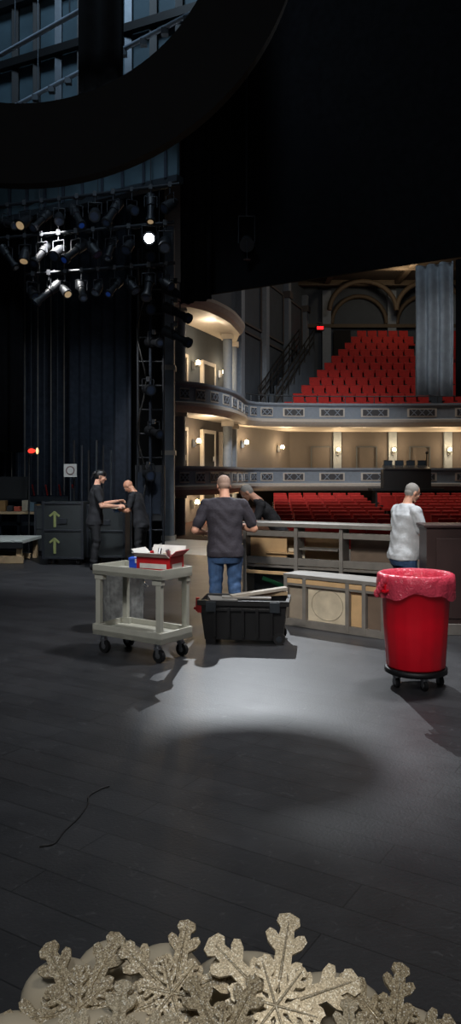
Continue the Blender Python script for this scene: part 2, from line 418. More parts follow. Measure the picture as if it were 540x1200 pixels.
def tier(name, z0, zt, back, slabz):
    mb = MB(); h = zt-z0
    prof = [(-.25, z0+.05), (.02, z0), (.16, z0+.1*h), (.26, z0+.2*h), (.27, z0+.3*h), (.14, z0+.34*h), (.1, z0+.38*h), (.1, z0+.84*h), (.16, z0+.88*h), (.2, z0+.92*h), (.2, zt), (-.1, zt), (-.1, z0+.3)]
    ms = [M_cream]*5+[M_panel]*6+[M_cream]*2
    sweep(mb, path, nor, prof, ms)
    for i in range(1, len(path)-3, 3):
        p = path[i]; q = path[i+2]; nn = nor[i+1]; d = (q-p).normalized(); mid = (p+q)/2; L = (q-p).length
        R = Matrix(((d.x, -nn.x, 0), (d.y, -nn.y, 0), (0, 0, 1)))
        c = (mid.x+nn.x*.115, mid.y+nn.y*.115, z0+.61*h)
        mb.box(c, (L*.92, .03, .36*h), M_cream, R)
        c2 = (mid.x+nn.x*.13, mid.y+nn.y*.13, z0+.61*h)
        mb.box(c2, (L*.8, .03, .27*h), mo, R)
        nt_ = max(2, int(L/.45))
        for t in range(nt_):
            u = (t+.5)/nt_-.5
            cc = (c2[0]+d.x*L*.76*u+nn.x*.02, c2[1]+d.y*L*.76*u+nn.y*.02, c2[2])
            for a in (.8, -.8):
                mb.box(cc, (.34, .02, .035), M_panel, R @ Matrix.Rotation(a, 3, 'Y'))
    poly = [(p.x, p.y) for p in path]+back
    mb.prism(poly, slabz, slabz+.2, M_cream)
    return mb
back_low = [(17, 38.95), (3.05, 38.95), (.25, 33.95), (-2.85, 25.95), (-2.85, 25.2)]
tier('mezzanine_balcony', 1.0, 1.98, back_low, 1.12).make('mezzanine_balcony')
tier('upper_balcony', 3.76, 4.78, [(17, 44.9), (4.4, 44.9), (.25, 33.95), (-2.85, 25.95), (-2.85, 25.2)], 3.86).make('upper_balcony')
mb = MB(); tp = path[0:27]; tn = nor[0:27]
zc = 7.3
sweep(mb, tp, tn, [(-.3, zc), (.0, zc), (.12, zc+.12), (.2, zc+.3), (.2, zc+.42), (-.3, zc+.42)], [M_cream]*6)
mb.prism([(p.x, p.y) for p in tp]+[(.2, 33.95), (-2.85, 26), (-2.85, 25.2)], zc+.1, zc+.3, M_cream)
mb.make('box_canopy')
mb = MB()
for a, b in (((-2.9, 20.6), (-2.9, 26)), ((-2.9, 26), (.2, 34)), ((.2, 34), (3, 39))):
    mb.wall(a, b, -1.2, 3.9, .3, M_wallm)
mb.make('wall_house_left_lower')
mb = MB()
for a, b in (((-2.9, 20.6), (-2.9, 26)), ((-2.9, 26), (.2, 34)), ((.2, 34), (4.3, 45))):
    mb.wall(a, b, 3.9, 12.8, .3, M_wallu)
def on(p, q, t, off): 
    p = Vector(p); q = Vector(q); d = (q-p).normalized(); nn = Vector((d.y, -d.x)); r = p+(q-p)*t+nn*off
    return r, d, nn
for t0, t1 in ((.06, .3), (.38, .62), (.7, .94)):
    for zz0, zz1 in ((5.0, 8.2), (8.6, 11.2)):
        a, d, nn = on((.2, 34), (4.3, 45), t0, .03); b, _, _ = on((.2, 34), (4.3, 45), t1, .03)
        for zz in (zz0, zz1): mb.wall(a, b, zz, zz+.1, -.05, M_wallm)
        for p in (a, b): mb.wall(p, p+d*.12, zz0, zz1, -.05, M_wallm)
for t in (.02, .33, .66, .98):
    r, d, nn = on((.2, 34), (4.3, 45), t, .0)
    R = Matrix(((d.x, -nn.x, 0), (d.y, -nn.y, 0), (0, 0, 1)))
    mb.box((r.x+nn.x*.15, r.y+nn.y*.15, 8.0), (.45, .3, 8.2), M_panel, R)
    mb.box((r.x+nn.x*.18, r.y+nn.y*.18, 11.3), (.6, .42, .35), M_wallm, R)
mb.make('wall_house_left_upper')
mb = MB(); mb.wall((3, 39), (17, 39), -1.2, 3.9, .3, M_wallm)
for x in (5.4, 8.2, 11, 13.6): mb.box((x, 38.9, 2.5), (.4, .2, 2.8), M_panel)
for x in (4.6, 6.9, 9.6, 12.4):
    for s in (-1, 1): mb.box((x+s*.5, 38.95, 2.3), (.05, .08, 1.6), M_wallu)
    for z in (1.5, 3.1): mb.box((x, 38.95, z), (1.05, .08, .05), M_wallu)
mb.make('wall_house_back_lower')
mb = MB(); mb.wall((4.3, 45), (20, 45), 3.9, 12.8, .3, M_wallu)
M_arch = mat('ochre_moulding', C(84, 72, 58), .7)
for x in (5.6, 9.4, 13.2, 17): mb.box((x, 44.85, 8.2), (.5, .3, 8.4), M_panel)
for cx in (7.5, 11.3, 15.1):
    pts = [(cx-1.6*math.cos(t), 44.8, 10.5+1.6*math.sin(t)) for t in [i*math.pi/14 for i in range(15)]]
    mb.tube(pts, .13, M_arch)
mb.box((12, 44.8, 10.35), (16, .3, .2), M_arch)
mb.box((6.5, 44.8, 9.0), (1.0, .1, 2.2), M_dark)
mb.make('wall_house_back_upper')
mb = MB(); Mc = mat('ceiling_ochre', C(56, 48, 40), .85)
mb.prism([(-3.2, 19), (20, 14), (20, 46), (-3.2, 46)], 12.8, 13.0, Mc)
for y in (30, 33.5, 37, 40.5, 44): mb.box((9, y, 12.65), (22, .35, .3), M_arch)
for x in (1.5, 5.5, 9.5, 13.5): mb.box((x, 36, 12.68), (.3, 18, .24), M_arch)
for y in (43.5,):
    for cx in (7.5, 11.3):
        pts = [(cx-1.9*math.cos(t), y, 11.0+1.65*math.sin(t)) for t in [i*math.pi/14 for i in range(15)]]
        mb.tube(pts, .14, M_arch)
mb.make('ceiling')
mb = MB()
for x, y in ((-.12, 31.3), (-1.72, 26.1), (.1, 33.2)):
    for z0, z1 in ((-1, 1.1), (1.3, 3.86), (4.05, 7.4)):
        mb.cyl((x, y, z0), (x, y, z1), .19, M_panel, n=18)
        mb.box((x, y, z0+.12), (.5, .5, .24), M_cream); mb.box((x, y, z1-.1), (.5, .5, .2), M_cream)
mb.make('box_columns')
k = 0
for (t, z0) in ((.25, -.9), (.62, -.9), (.3, 1.33), (.62, 1.33), (.85, 1.33), (.3, 4.07), (.62, 4.07)):
    mb = MB(); r, d, nn = on((-2.9, 26), (.2, 34), t, .0)
    mb.box((0, 0, 1.0), (1.1, .1, 2.0), M_dark)
    mb.box((0, 0, 2.08), (1.35, .14, .14), M_cream)
    for s in (-1, 1): mb.box((.6*s, 0, 1.02), (.12, .14, 2.02), M_cream)
    mb.box((.4, -.07, 1.0), (.04, .05, .2), M_chrome)
    k += 1; mb.make('door_%d' % k, (r.x+nn.x*.08, r.y+nn.y*.08, z0), math.atan2(d.y, d.x))

def seat(mb, x, y, z, s=1.0):
    w = .5*s
    mb.box((x, y+.05, z+.62), (w, .09, .55), M_red, Euler((-.18, 0, 0)))
    mb.cyl((x-w*.5, y+.1, z+.9), (x+w*.5, y+.1, z+.9), .05, M_red, n=8)
    mb.box((x, y-.2, z+.42), (w*.92, .42, .1), M_red)
    mb.box((x, y-.1, z+.2), (.06, .3, .4), M_black2)
    for sx in (-1, 1): mb.box((x+sx*.27*s, y-.12, z+.55), (.05, .38, .05), M_black2)
mb = MB()
for k in range(11):
    y = 34.9+.78*k; zf = 4.06+.47*k; xl = 2.7+.46*k
    mb.box(((xl+15.5)/2-.1, y+.0, (zf+4.06)/2+.01), (15.5-xl+.6, .78, zf-4.06+.02), M_wallu)
    x = xl
    while x < 15.3:
        if abs(x-(9.5+.1*k)) > .45: seat(mb, x, y, zf)
        x += .58
mb.make('balcony_seating')
mb = MB()
for k in range(11):
    y = 20.5+1.05*k; zf = -1.15+(y-14)*.0654+.04
    x = 1.5+.05*k
    while x < 12.5:
        if abs(x-5.6) > .5: seat(mb, x, y, zf, 1.02)
        x += .6
mb.make('orchestra_seating')
mb = MB()
for k in range(9):
    mb.box((1.7+.3*k, 35.5+.85*k, 4.06+.25+.25*k), (.9, .85, .5+.5*k), M_wallu)
for off in (-.4, .4):
    a = Vector((1.7+off, 35.1, 5.0)); b = Vector((4.2+off, 42.4, 9.0))
    for dz in (0, .35, .7): mb.tube([a+Vector((0, 0, dz)), b+Vector((0, 0, dz))], .035, M_black2)
    for i in range(8):
        p = a.lerp(b, i/7); mb.cyl(p-Vector((0, 0, .5)), p+Vector((0, 0, .7)), .03, M_black2, n=6)
mb.make('gallery_staircase')
mb = MB()
for i in range(30, len(path)-1, 2):
    mb.cyl((path[i].x, path[i].y, 4.78), (path[i].x, path[i].y, 5.1), .02, M_steel, n=6)
mb.tube([(path[i].x, path[i].y, 5.1) for i in range(30, len(path)-1)], .025, M_steel)
mb.make('balcony_railing')
mb = MB(); mb.box((0, 0, 0), (.45, .12, .28), M_black2); mb.box((0, -.07, 0), (.36, .02, .16), mat('exit_red', C(255, 30, 30), emis=C(255, 20, 25), estr=4)); mb.cyl((0, 0, .15), (0, .0, .35), .03, M_black2)
mb.box((0, .12, .3), (.3, .3, .08), M_black2)
mb.make('exit_sign', (5.2, 44.6, 10.2))
Me = mat('lamp_glow', C(255, 226, 180), emis=C(255, 214, 150), estr=30)
def sconce(p, nn, pw=34, r=.09):
    mb = MB(); n3 = Vector((nn[0], nn[1], 0)).normalized()
    mb.box((0, 0, 0), (.12, .12, .3), M_chrome); mb.cyl((0, 0, -.05), tuple(n3*.18+Vector((0, 0, -.02))), .02, M_chrome, n=8)
    c = n3*.2; mb.cyl((c.x, c.y, -.06), (c.x, c.y, .02), .05, M_chrome, r1=.08, n=12); mb.sph((c.x, c.y, .08), (r, r, r*1.3), Me, 12, 8)
    o = mb.make('wall_sconce', p)
    l = bpy.data.lights.new('sconce_bulb', 'POINT'); l.energy = pw; l.color = (1, .72, .42); l.shadow_soft_size = .12
    lo = bpy.data.objects.new('sconce_bulb', l); bpy.context.scene.collection.objects.link(lo); lo.parent = o; lo.location = n3*.45+Vector((0, 0, .1))
for x in (5.4, 8.2, 11.0): sconce((x, 38.7, 2.85), (0, -1), 62)
sconce((12.9, 38.8, 2.7), (0, -1), 62)
for t, z, w_ in ((.1, 3.05, 60), (.75, 2.95, 60)):
    r, d, nn = on((.2, 34), (3, 39), t, .08); sconce((r.x, r.y, z), nn, w_)
for t, z, w_ in ((.45, 5.9, 45), (.77, 5.9, 40), (.46, 2.9, 42), (.44, .55, 42), (.8, .5, 36)):
    r, d, nn = on((-2.9, 26), (.2, 34), t, .08); sconce((r.x, r.y, z), nn, w_)
mb = MB()
mb.box((0, 0, .4), (2.0, .6, .8), M_black2); mb.box((0, -.05, .86), (1.9, .6, .08), M_steel, Euler((.25, 0, 0)))
for i in range(4):
    mb.box((-.7+i*.48, .25, 1.05), (.36, .05, .26), M_black2); mb.box((-.7+i*.48, .22, 1.05), (.32, .01, .2), mat('screen_dim', C(50, 60, 70), .3))
    for j in range(5): mb.cyl((-.85+i*.45+j*.07, -.1, .9), (-.85+i*.45+j*.07, -.1, .95), .015, M_chrome, n=6)
mb.cyl((.9, .1, .9), (.9, .1, 1.5), .02, M_black2, n=6); mb.sph((.9, .05, 1.5), .06, M_black2)
mb.box((0, 0, -.05), (3.0, 1.0, .1), M_black2)
for x in (-1.3, 1.3): mb.box((x, 0, -.55), (.1, .8, .95), M_black2)
mb.make('sound_mixing_desk', (7.4, 32.45, 1.12))

# ================================================================== proscenium + masking
mb = MB()
mb.box((-1.6, 20.0, 4.05), (.28, .4, 8.1), M_panel); 
for z in (0, 2.2, 4.4, 6.6): mb.box((-1.6, 19.98, z+.06), (.36, .46, .12), M_cream)
mb.make('proscenium_pilaster')
mb = MB(); mb.wall((-14, 24), (-1.75, 20.35), -1.2, 14, .3, M_black2); mb.make('wall_proscenium')
mb = MB(); mb.wall((-12, -4), (-12, 26), -.1, 14, -.3, M_black2); mb.make('wall_stage_left')

def curtain(name, p, q, z0, z1, m, amp=.07, wl=.32, sub=8, th=.02, loosen=0.0):
    p = Vector((p[0], p[1], 0)); q = Vector((q[0], q[1], 0)); L = (q-p).length; d = (q-p)/L; nn = Vector((d.y, -d.x, 0))
    n = max(8, int(L/wl*sub)); vs = []; K = 6; mb = MB()
    for j in range(K+1):
        z = z0+(z1-z0)*j/K
        for i in range(n+1):
            u = L*i/n; a = amp*(1+.3*math.sin(u*2.1))*(1-.35*j/K)
            w = a*math.sin(2*math.pi*u/wl+.8*math.sin(u*1.7)+.15*math.sin(j*1.3+u))
            vs.append(p+d*u+nn*w+Vector((0, 0, z+(loosen*math.sin(u*9) if j == 0 else 0))))
    fs = [(j*(n+1)+i, j*(n+1)+i+1, (j+1)*(n+1)+i+1, (j+1)*(n+1)+i) for j in range(K) for i in range(n)]
    mb.add(vs, fs, m, True)
    return mb.make(name, solid=th, recalc=False)
mb = MB(); mb.wall((-.97, 15.3), (7.5, 9.86), 5.2, 15, .06, M_black)
mb.make('black_teaser_border')
curtain('black_masking_leg', (-.97, 15.1), (-.35, 14.7), 5.05, 15, M_black, .05)
curtain('grey_drape', (3.08, 12.75), (3.60, 12.42), 2.99, 5.15, mat('grey_drape_cloth', C(150, 154, 158), .85, var=.15), .07, .21, 10, loosen=.02)
curtain('black_masking_leg', (3.63, 12.36), (4.6, 11.74), 2.95, 5.15, M_black, .04)
curtain('navy_leg_drape', (-3.9, 18.6), (-2.25, 17.6), .03, 9.5, M_navy, .08, .36)
curtain('navy_leg_drape', (-6.6, 19.5), (-3.6, 19.5), .03, 9.5, M_navy, .08, .4)
curtain('black_masking_leg', (-9.0, 18.0), (-4.75, 17.5), 2.2, 9.5, M_black, .08, .4)
mb = MB(); mb.wall((-6.0, 16.7), (-.95, 13.65), 7.0, 8.25, .08, M_slate)
for i in range(12):
    t = (i+.5)/12; x = -6+5.05*t; y = 16.7-3.05*t
    mb.box((x, y-.05, 7.62), (.05, .06, 1.25), M_navy)
mb.wall((-6.0, 16.65), (-.95, 13.6), 6.9, 7.02, .2, M_steel)
mb.make('header_flat')
mb = MB(); mb.wall((-7, 15.6), (-.4, 12.4), 8.3, 14, .1, M_slate)
for i in range(16):
    t = i/15; x = -7+6.6*t; y = 15.6-3.2*t; mb.box((x, y-.08, 11), (.12, .1, 5.4), M_black2 if i % 3 else M_steel)
for z in (9.1, 10.2, 11.3): mb.wall((-7, 15.5), (-.4, 12.3), z, z+.14, -.12, M_black2)
mb.make('loft_gallery_panels')
mb = MB(); Mb = mat('pale_batten', C(150, 165, 180), .4, .3)
mb.tube([(-5, 13.1, 8.25), (-2.0, 10.75, 8.25)], .035, Mb)
mb.tube([(-5, 14.27, 8.03), (-.5, 10.52, 8.03)], .035, Mb)
for (x, y, z) in ((-4.6, 12.78, 8.25), (-3.3, 11.77, 8.25), (-2.3, 10.98, 8.25), (-3.2, 12.77, 8.03), (-1.6, 11.43, 8.03)): mb.cyl((x, y, z), (x, y, 14), .012, M_steel, n=6)
for i in range(14):
    t = i/13; mb.box((-4.9+4.3*t, 14.17-3.56*t, 7.97), (.1, .1, .09), M_steel)
mb.make('fly_battens')
curtain('black_masking_leg', (-1.95, 9.9), (-1.35, 9.7), 6.35, 11, M_black, .04)
mb = MB()
ro, ri, th, n = 2.2, 1.58, .12, 128
vs = []
for y in (-th/2, th/2):
    for r in (ro, ri):
        for i in range(n):
            t = 2*math.pi*i/n; vs.append((r*math.cos(t), y, r*math.sin(t)))
fs = []
for i in range(n):
    j = (i+1) % n
    fs += [(i, j, n+j, n+i), (2*n+j, 2*n+i, 3*n+i, 3*n+j), (j, i, 2*n+i, 2*n+j), (n+i, n+j, 3*n+j, 3*n+i)]
mb.add(vs, fs, M_ring, False)
for x in (-1.2, 1.2): mb.cyl((x, 0, 1.8), (x, 0, 8), .01, M_black, n=6)
mb.make('hanging_scenic_ring', (-1.63, 6.0, 6.15))

# ================================================================== lighting rig
M_lens = mat('lens_glass', C(60, 70, 90), .1, .2, spec=.8)
M_lensw = mat('lens_warm', C(200, 180, 150), .2, emis=C(255, 215, 160), estr=.25)
M_lensb = mat('lens_blue', C(40, 70, 120), .2, emis=C(60, 110, 255), estr=.04)
M_fix = mat('fixture_black', C(24, 26, 30), .5, .0)
M_bright = mat('lens_lit', C(255, 255, 255), emis=C(235, 245, 255), estr=70)
def fixture(mb, pos, aim, s, lens, kind=0, drop=.35):
    pos = Vector(pos); a = Vector(aim).normalized()
    if kind == 0:
        mb.cyl(pos-a*.2*s, pos-a*.08*s, .06*s, M_fix, r1=.1*s, n=14); mb.cyl(pos-a*.08*s, pos+a*.18*s, .105*s, M_fix, r1=.12*s, n=14)
        mb.cyl(pos+a*.181*s, pos+a*.186*s, .085*s, lens, n=14)
    else:
        mb.cyl(pos-a*.3*s, pos-a*.02*s, .11*s, M_fix, r1=.09*s, n=12); mb.cyl(pos-a*.02*s, pos+a*.3*s, .07*s, M_fix, n=12); mb.cyl(pos+a*.3*s, pos+a*.38*s, .1*s, M_fix, n=12)
        mb.cyl(pos+a*.381*s, pos+a*.386*s, .06*s, lens, n=12)
    sd = a.cross(Vector((0, 0, 1))).normalized()
    for t in (-1, 1): mb.cyl(pos+sd*t*.13*s, pos+sd*t*.13*s+Vector((0, 0, .22*s)), .012*s, M_dsteel, n=6)
    mb.cyl(pos-sd*.13*s+Vector((0, 0, .22*s)), pos+sd*.13*s+Vector((0, 0, .22*s)), .012*s, M_dsteel, n=6)
    mb.cyl(pos+Vector((0, 0, .22*s)), pos+Vector((0, 0, drop)), .018*s, M_dsteel, n=6); mb.box(pos+Vector((0, 0, drop)), (.07*s, .09*s, .1*s), M_dsteel)
mb = MB()
pipes = [((-6.2, 15.3, 6.85), (-.9, 13.6, 6.85)), ((-5.4, 14.9, 6.2), (-1.0, 13.7, 6.2)), ((-3.9, 14.6, 5.5), (-1.0, 13.8, 5.5))]
for a, b in pipes:
    mb.tube([a, b], .03, M_dsteel)
    a = Vector(a); b = Vector(b)
    for t in (.1, .5, .9): p = a.lerp(b, t); mb.cyl(p, p+Vector((0, 0, 3)), .008, M_dsteel, n=5)
    pts = [a.lerp(b, i/40)+Vector((0, .03, .05-.09*abs(math.sin(i*.8)))) for i in range(41)]
    mb.tube(pts, .018, M_rubber, 6)
lenses = [M_lens, M_lens, M_lensb, M_lens, M_lens, M_lens, M_lensw]
for pi, (a, b) in enumerate(pipes):
    a = Vector(a); b = Vector(b); cnt = (15, 13, 9)[pi]
    for i in range(cnt):
        p = a.lerp(b, (i+.5)/cnt)
        aim = (random.uniform(-.6, .9), random.uniform(-1.0, -.2), random.uniform(-1.0, -.4))
        if pi == 1 and i == 11: continue
        fixture(mb, p-Vector((0, 0, .36)), aim, random.uniform(.75, 1.0), lenses[(i+pi*2) % 7], i % 2, .36)
fixture(mb, (-1.455, 13.75, 5.93), (.1, -1, -.32), 1.0, M_bright, 0, .25)
mb.make('stage_lighting_rig')
mb = MB()
mb.cyl((.3, 14.38, 6.08), (.3, 14.16, 5.94), .1, M_fix, r1=.13, n=20); mb.cyl((.3, 14.16, 5.94), (.3, 14.13, 5.92), .135, M_fix, n=20)  # added housing around the key light, no fitting seen at this spot
for s in (-1, 1): mb.cyl((.3+s*.15, 14.27, 6.0), (.3+s*.15, 14.27, 6.5), .012, M_dsteel, n=6)
mb.cyl((.15, 14.27, 6.5), (.45, 14.27, 6.5), .014, M_dsteel, n=6); mb.cyl((.3, 14.27, 6.5), (.3, 14.27, 15), .02, M_dsteel, n=6)
mb.cyl((.30, 14.2, 6.08), (.289, 13.33, 5.46), .006, M_dsteel, n=6)
mb.cyl((.288, 13.33, 5.425), (.288, 13.33, 5.431), .064, M_fix, n=40)  # small disc added high in the beam to cast the round floor shadow
mb.make('added_lantern_shadow_disc')
mb = MB()
for x in (-2.0, -1.45): mb.cyl((x, 16.6, 0), (x, 16.6, 6.6), .03, M_dsteel, n=8)
mb.cyl((-1.72, 16.5, 0), (-1.72, 16.5, 6.6), .03, M_navy, n=8)
mb.box((-1.72, 16.6, .03), (.8, .7, .06), M_black2)
for i in range(12):
    z = .5+i*.52; mb.cyl((-2.0, 16.6, z), (-1.45, 16.6, z), .02, M_dsteel, n=6)
for i, z in enumerate((1.7, 2.6, 3.5, 4.5, 5.2, 5.9, 6.3)):
    fixture(mb, (-1.6+.12*(i % 2)-.15, 16.3, z), (.5, -1, -.2), 1.0, M_lens, i % 2, .22)
for z in (5.0, 5.5, 5.9):
    fixture(mb, (-1.15, 16.1, z-.4), (.8, -.6, -.5), 1.1, M_lens, 1, .25)
mb.tube([(-1.9+.1*math.sin(i*.9), 16.4, 6.3-i*.3) for i in range(21)], .02, M_rubber, 6)
mb.box((-1.75, 16.75, 1.3), (.62, .3, 1.2), M_fix); mb.box((-1.75, 16.58, 1.3), (.5, .03, .9), M_navy)
mb.make('lighting_boom')

# ================================================================== stage-left gear
M_case = mat('black_case', C(32, 36, 37), .5, var=.2)
M_tape = mat('yellow_green_tape', C(120, 126, 78), .6)
def case(name, loc, rz, w, d, h, arrow=False):
    mb = MB(); mb.box((0, 0, h/2+.06), (w, d, h-.12), M_case)
    for x in (-1, 1):
        for y in (-1, 1):
            mb.box((x*w/2, y*d/2, h/2+.06), (.05, .05, h-.1), M_dsteel); mb.cyl((x*(w/2-.1)-.03, y*(d/2-.1), .05), (x*(w/2-.1)+.03, y*(d/2-.1), .05), .05, M_rubber, n=12)
    for z in (.13, h*.55, h-.02):
        mb.box((0, -d/2, z), (w, .03, .04), M_dsteel)
    mb.box((0, -d/2-.01, h*.7), (.16, .03, .1), M_dsteel)
    if arrow:
        y = -d/2-.012
        for z in (h*.3, h*.72):
            mb.box((-w*.2, y, z), (.05, .012, h*.24), M_tape)
            mb.box((-w*.2-.05, y, z+h*.09), (.13, .012, .04), M_tape, Euler((0, -.7, 0))); mb.box((-w*.2+.04, y, z+h*.09), (.13, .012, .04), M_tape, Euler((0, .7, 0)))
    return mb.make(name, loc, rz, .006)
case('road_case', (-3.12, 14.7, 0), -.08, .75, .6, 1.18, True)
case('road_case', (-2.35, 14.95, 0), -.08, .7, .6, 1.12)
case('road_case', (-3.7, 16.25, 0), 0, .7, .6, 1.05)
mb = MB(); M_lum = mat('lumber', C(150, 128, 98), .7, var=.2)
mb.box((0, 0, .42), (2.4, 1.2, .06), mat('platform_top', C(170, 175, 170), .6)); mb.box((0, -.6, .36), (2.4, .04, .12), M_black2)
for x in (-1.1, 0, 1.1):
    for y in (-.5, .5): mb.box((x, y, .2), (.09, .09, .39), M_lum)
mb.box((0, -.56, .08), (2.4, .05, .14), M_lum); mb.box((0, .2, .18), (2.2, .05, .1), M_lum, Euler((0, .1, 0)))
mb.make('stage_platform', (-5.1, 15.2, 0), -.05, .005)
mb = MB()
for i in range(22):
    x = -8+i*.16; mb.cyl((x, 0, 1.2), (x, .0, 9), .012, mat('rope', C(120, 115, 105), .9) if i % 2 else M_steel, n=6)
mb.box((-6.3, 0, 1.1), (3.6, .2, .12), M_steel); mb.box((-6.3, 0, .5), (3.6, .1, .08), M_steel)
for i in range(8): mb.box((-7.9+i*.46, 0, .55), (.07, .1, 1.1), M_steel)
for i in range(11): mb.cyl((-7.9+i*.32, -.12, 1.2), (-7.9+i*.32, -.3, 1.45), .02, mat('lock_red', C(150, 30, 25), .5), n=6)
mb.make('fly_rail', (0.9, 18.75, 0))
mb = MB()
mb.box((0, 0, .86), (1.5, .6, .05), M_lum)
for x in (-.7, .7):
    for y in (-.25, .25): mb.box((x, y, .42), (.06, .06, .84), M_black2)
mb.box((0, 0, .3), (1.4, .55, .03), M_lum)
cols = [C(140, 60, 40), C(160, 150, 130), C(60, 80, 90), C(120, 90, 50), C(30, 30, 32)]
for i in range(9):
    s = random.uniform(.1, .24); mb.box((-.65+i*.16, random.uniform(-.1, .1), .89+s/2), (.13, .2, s), mat('clutter_%d' % (i % 5), cols[i % 5]))
mb.box((-.1, .25, 1.4), (.9, .03, .5), M_black2)
for x in (-.5, .3): mb.box((x, .25, 1.1), (.04, .03, .5), M_black2)
mb.make('prop_table', (-4.85, 17.0, 0), 0, .004)
mb = MB(); mb.cyl((0, 0, 0), (0, 0, 2.15), .02, M_black2); mb.cyl((0, 0, 0), (0, 0, .04), .12, M_black2); mb.cyl((0, .02, 2.22), (.08, -.14, 2.2), .07, M_black2, r1=.09)
mb.sph((.085, -.15, 2.2), (.09, .03, .05), mat('red_bulb', C(255, 60, 40), emis=C(255, 60, 45), estr=1.2)); mb.sph((.2, -.1, 2.2), (.03, .03, .07), mat('dim_bulb', C(255, 220, 180), emis=C(255, 214, 150), estr=1.2))
mb.cyl((0, 0, 2.14), (.2, -.08, 2.16), .02, M_black2)
mb.make('red_work_light', (-4.3, 16.4, 0)) 
mb = MB()
for i in range(6):
    x = i*.15; mb.cyl((x, .05*(i % 2), .0), (x, .05*(i % 2), 2.4-.1*(i % 3)), .018, M_steel if i % 2 else M_black2, n=8); mb.cyl((x, .05*(i % 2), 0), (x, .05*(i % 2), .03), .12, M_black2, n=12)
mb.make('boom_stands', (-3.2, 15.7, 0))
mb = MB(); mb.box((0, 0, 1.78), (.26, .01, .26), mat('sign_paper', C(150, 150, 145), .7)); mb.cyl((0, -.006, 1.78), (0, -.012, 1.78), .09, mat('sign_ink', C(90, 70, 70)), n=20)
mb.cyl((0, .02, 0), (0, .02, 1.9), .012, M_steel, n=6); mb.cyl((0, .02, 0), (0, .02, .02), .14, M_black2, n=16); mb.cyl((0, -.012, 1.78), (0, -.015, 1.78), .065, MATS['sign_paper'], n=20)
mb.make('paper_sign_on_stand', (-3.2, 15.35, 0))

# ================================================================== bar scenery
M_canvas = mat('pale_canvas', C(200, 188, 164), .8, var=.2, scale=6)
mb = MB(); L = 1.994
mb.box((L/2, .15, 1.075), (L+.06, .42, .05), M_gpaint)
mb.box((L/2, .02, .96), (L, .04, .07), M_gpaint); mb.box((L/2, .02, .62), (L, .05, .09), M_gpaint); mb.box((L/2, .15, .55), (L, .3, .03), M_gpaint); mb.box((L/2, .02, .05), (L, .05, .1), M_gpaint)
mb.box((L/2, .0, .47), (L, .03, .04), M_wood)
for x in (.02, .72, 1.3, L-.02): mb.box((x, .1, .55), (.045, .26, 1.0), M_gpaint)
mb.box((.37, .3, .8), (.66, .02, .36), M_wood); mb.box((1.0, .3, .8), (.56, .02, .36), M_wood); mb.box((1.65, .3, .8), (.66, .02, .36), mat('brown_panel', C(112, 96, 82), .6))
mb.box((.5, .1, .72), (.4, .2, .02), M_wood); mb.box((1.0, .12, .78), (.5, .22, .02), M_gpaint)
mb.box((.62, .16, .7), (.3, .02, .14), M_canvas); mb.box((.32, .06, .8), (.5, .02, .28), M_wood)
mb.box((L/2, .32, .28), (L, .02, .46), M_case)
mb.box((.3, .3, .3), (.36, .02, .05), mat('green_tape', C(40, 120, 80)), Euler((0, .3, 0)))
mb.make('bar_counter_scenery', (.17, 9.8, 0), math.atan2(-.9, 1.78), .004)
mb = MB(); L = 1.265; H_ = .58
mb.box((L/2, .17, H_-.02), (L+.03, .38, .04), M_gpaint); mb.box((L/2, 0, H_-.075), (L, .035, .05), M_wood); mb.box((L/2, 0, .04), (L, .04, .08), M_gpaint); mb.box((L/2, .0, .47), (L, .03, .035), M_gpaint)
for x in (.02, .27, .82, 1.02, L-.02): mb.box((x, .0, .28), (.045, .05, .52), M_gpaint)
for x in (.02, L-.02): mb.box((x, .17, .28), (.03, .32, .54), M_gpaint)
mb.box((.545, .03, .27), (.5, .012, .4), M_canvas); mb.box((.145, .04, .27), (.22, .012, .4), mat('taupe_panel', C(150, 138, 122))); mb.box((.92, .04, .27), (.18, .012, .4), M_wood); mb.box((1.13, .04, .27), (.2, .012, .4), MATS['brown_panel'])
pts = [(.545+.2*math.cos(t), .02, .27+.17*math.sin(t)) for t in [i*math.pi/12 for i in range(25)]]
mb.tube(pts, .004, mat('canvas_line', C(165, 155, 135)), 6)
mb.box((L/2, .34, .28), (L, .015, .5), M_case)
mb.make('low_bar_frame_scenery', (.62, 8.72, 0), math.atan2(-.8, .98), .003)
mb = MB(); M_br = mat('dark_brown_panel', C(66, 50, 48), .45, var=.2, scale=3)
mb.box((.55, .2, .57), (1.1, .4, 1.14), M_br); mb.box((.55, .2, 1.15), (1.16, .46, .03), M_br)
mb.box((.55, -.01, .6), (.9, .02, .85), M_br); mb.box((.55, -.01, .06), (1.1, .03, .12), M_gpaint)
mb.make('brown_cabinet_scenery', (2.08, 8.15, 0), -.05, .006)

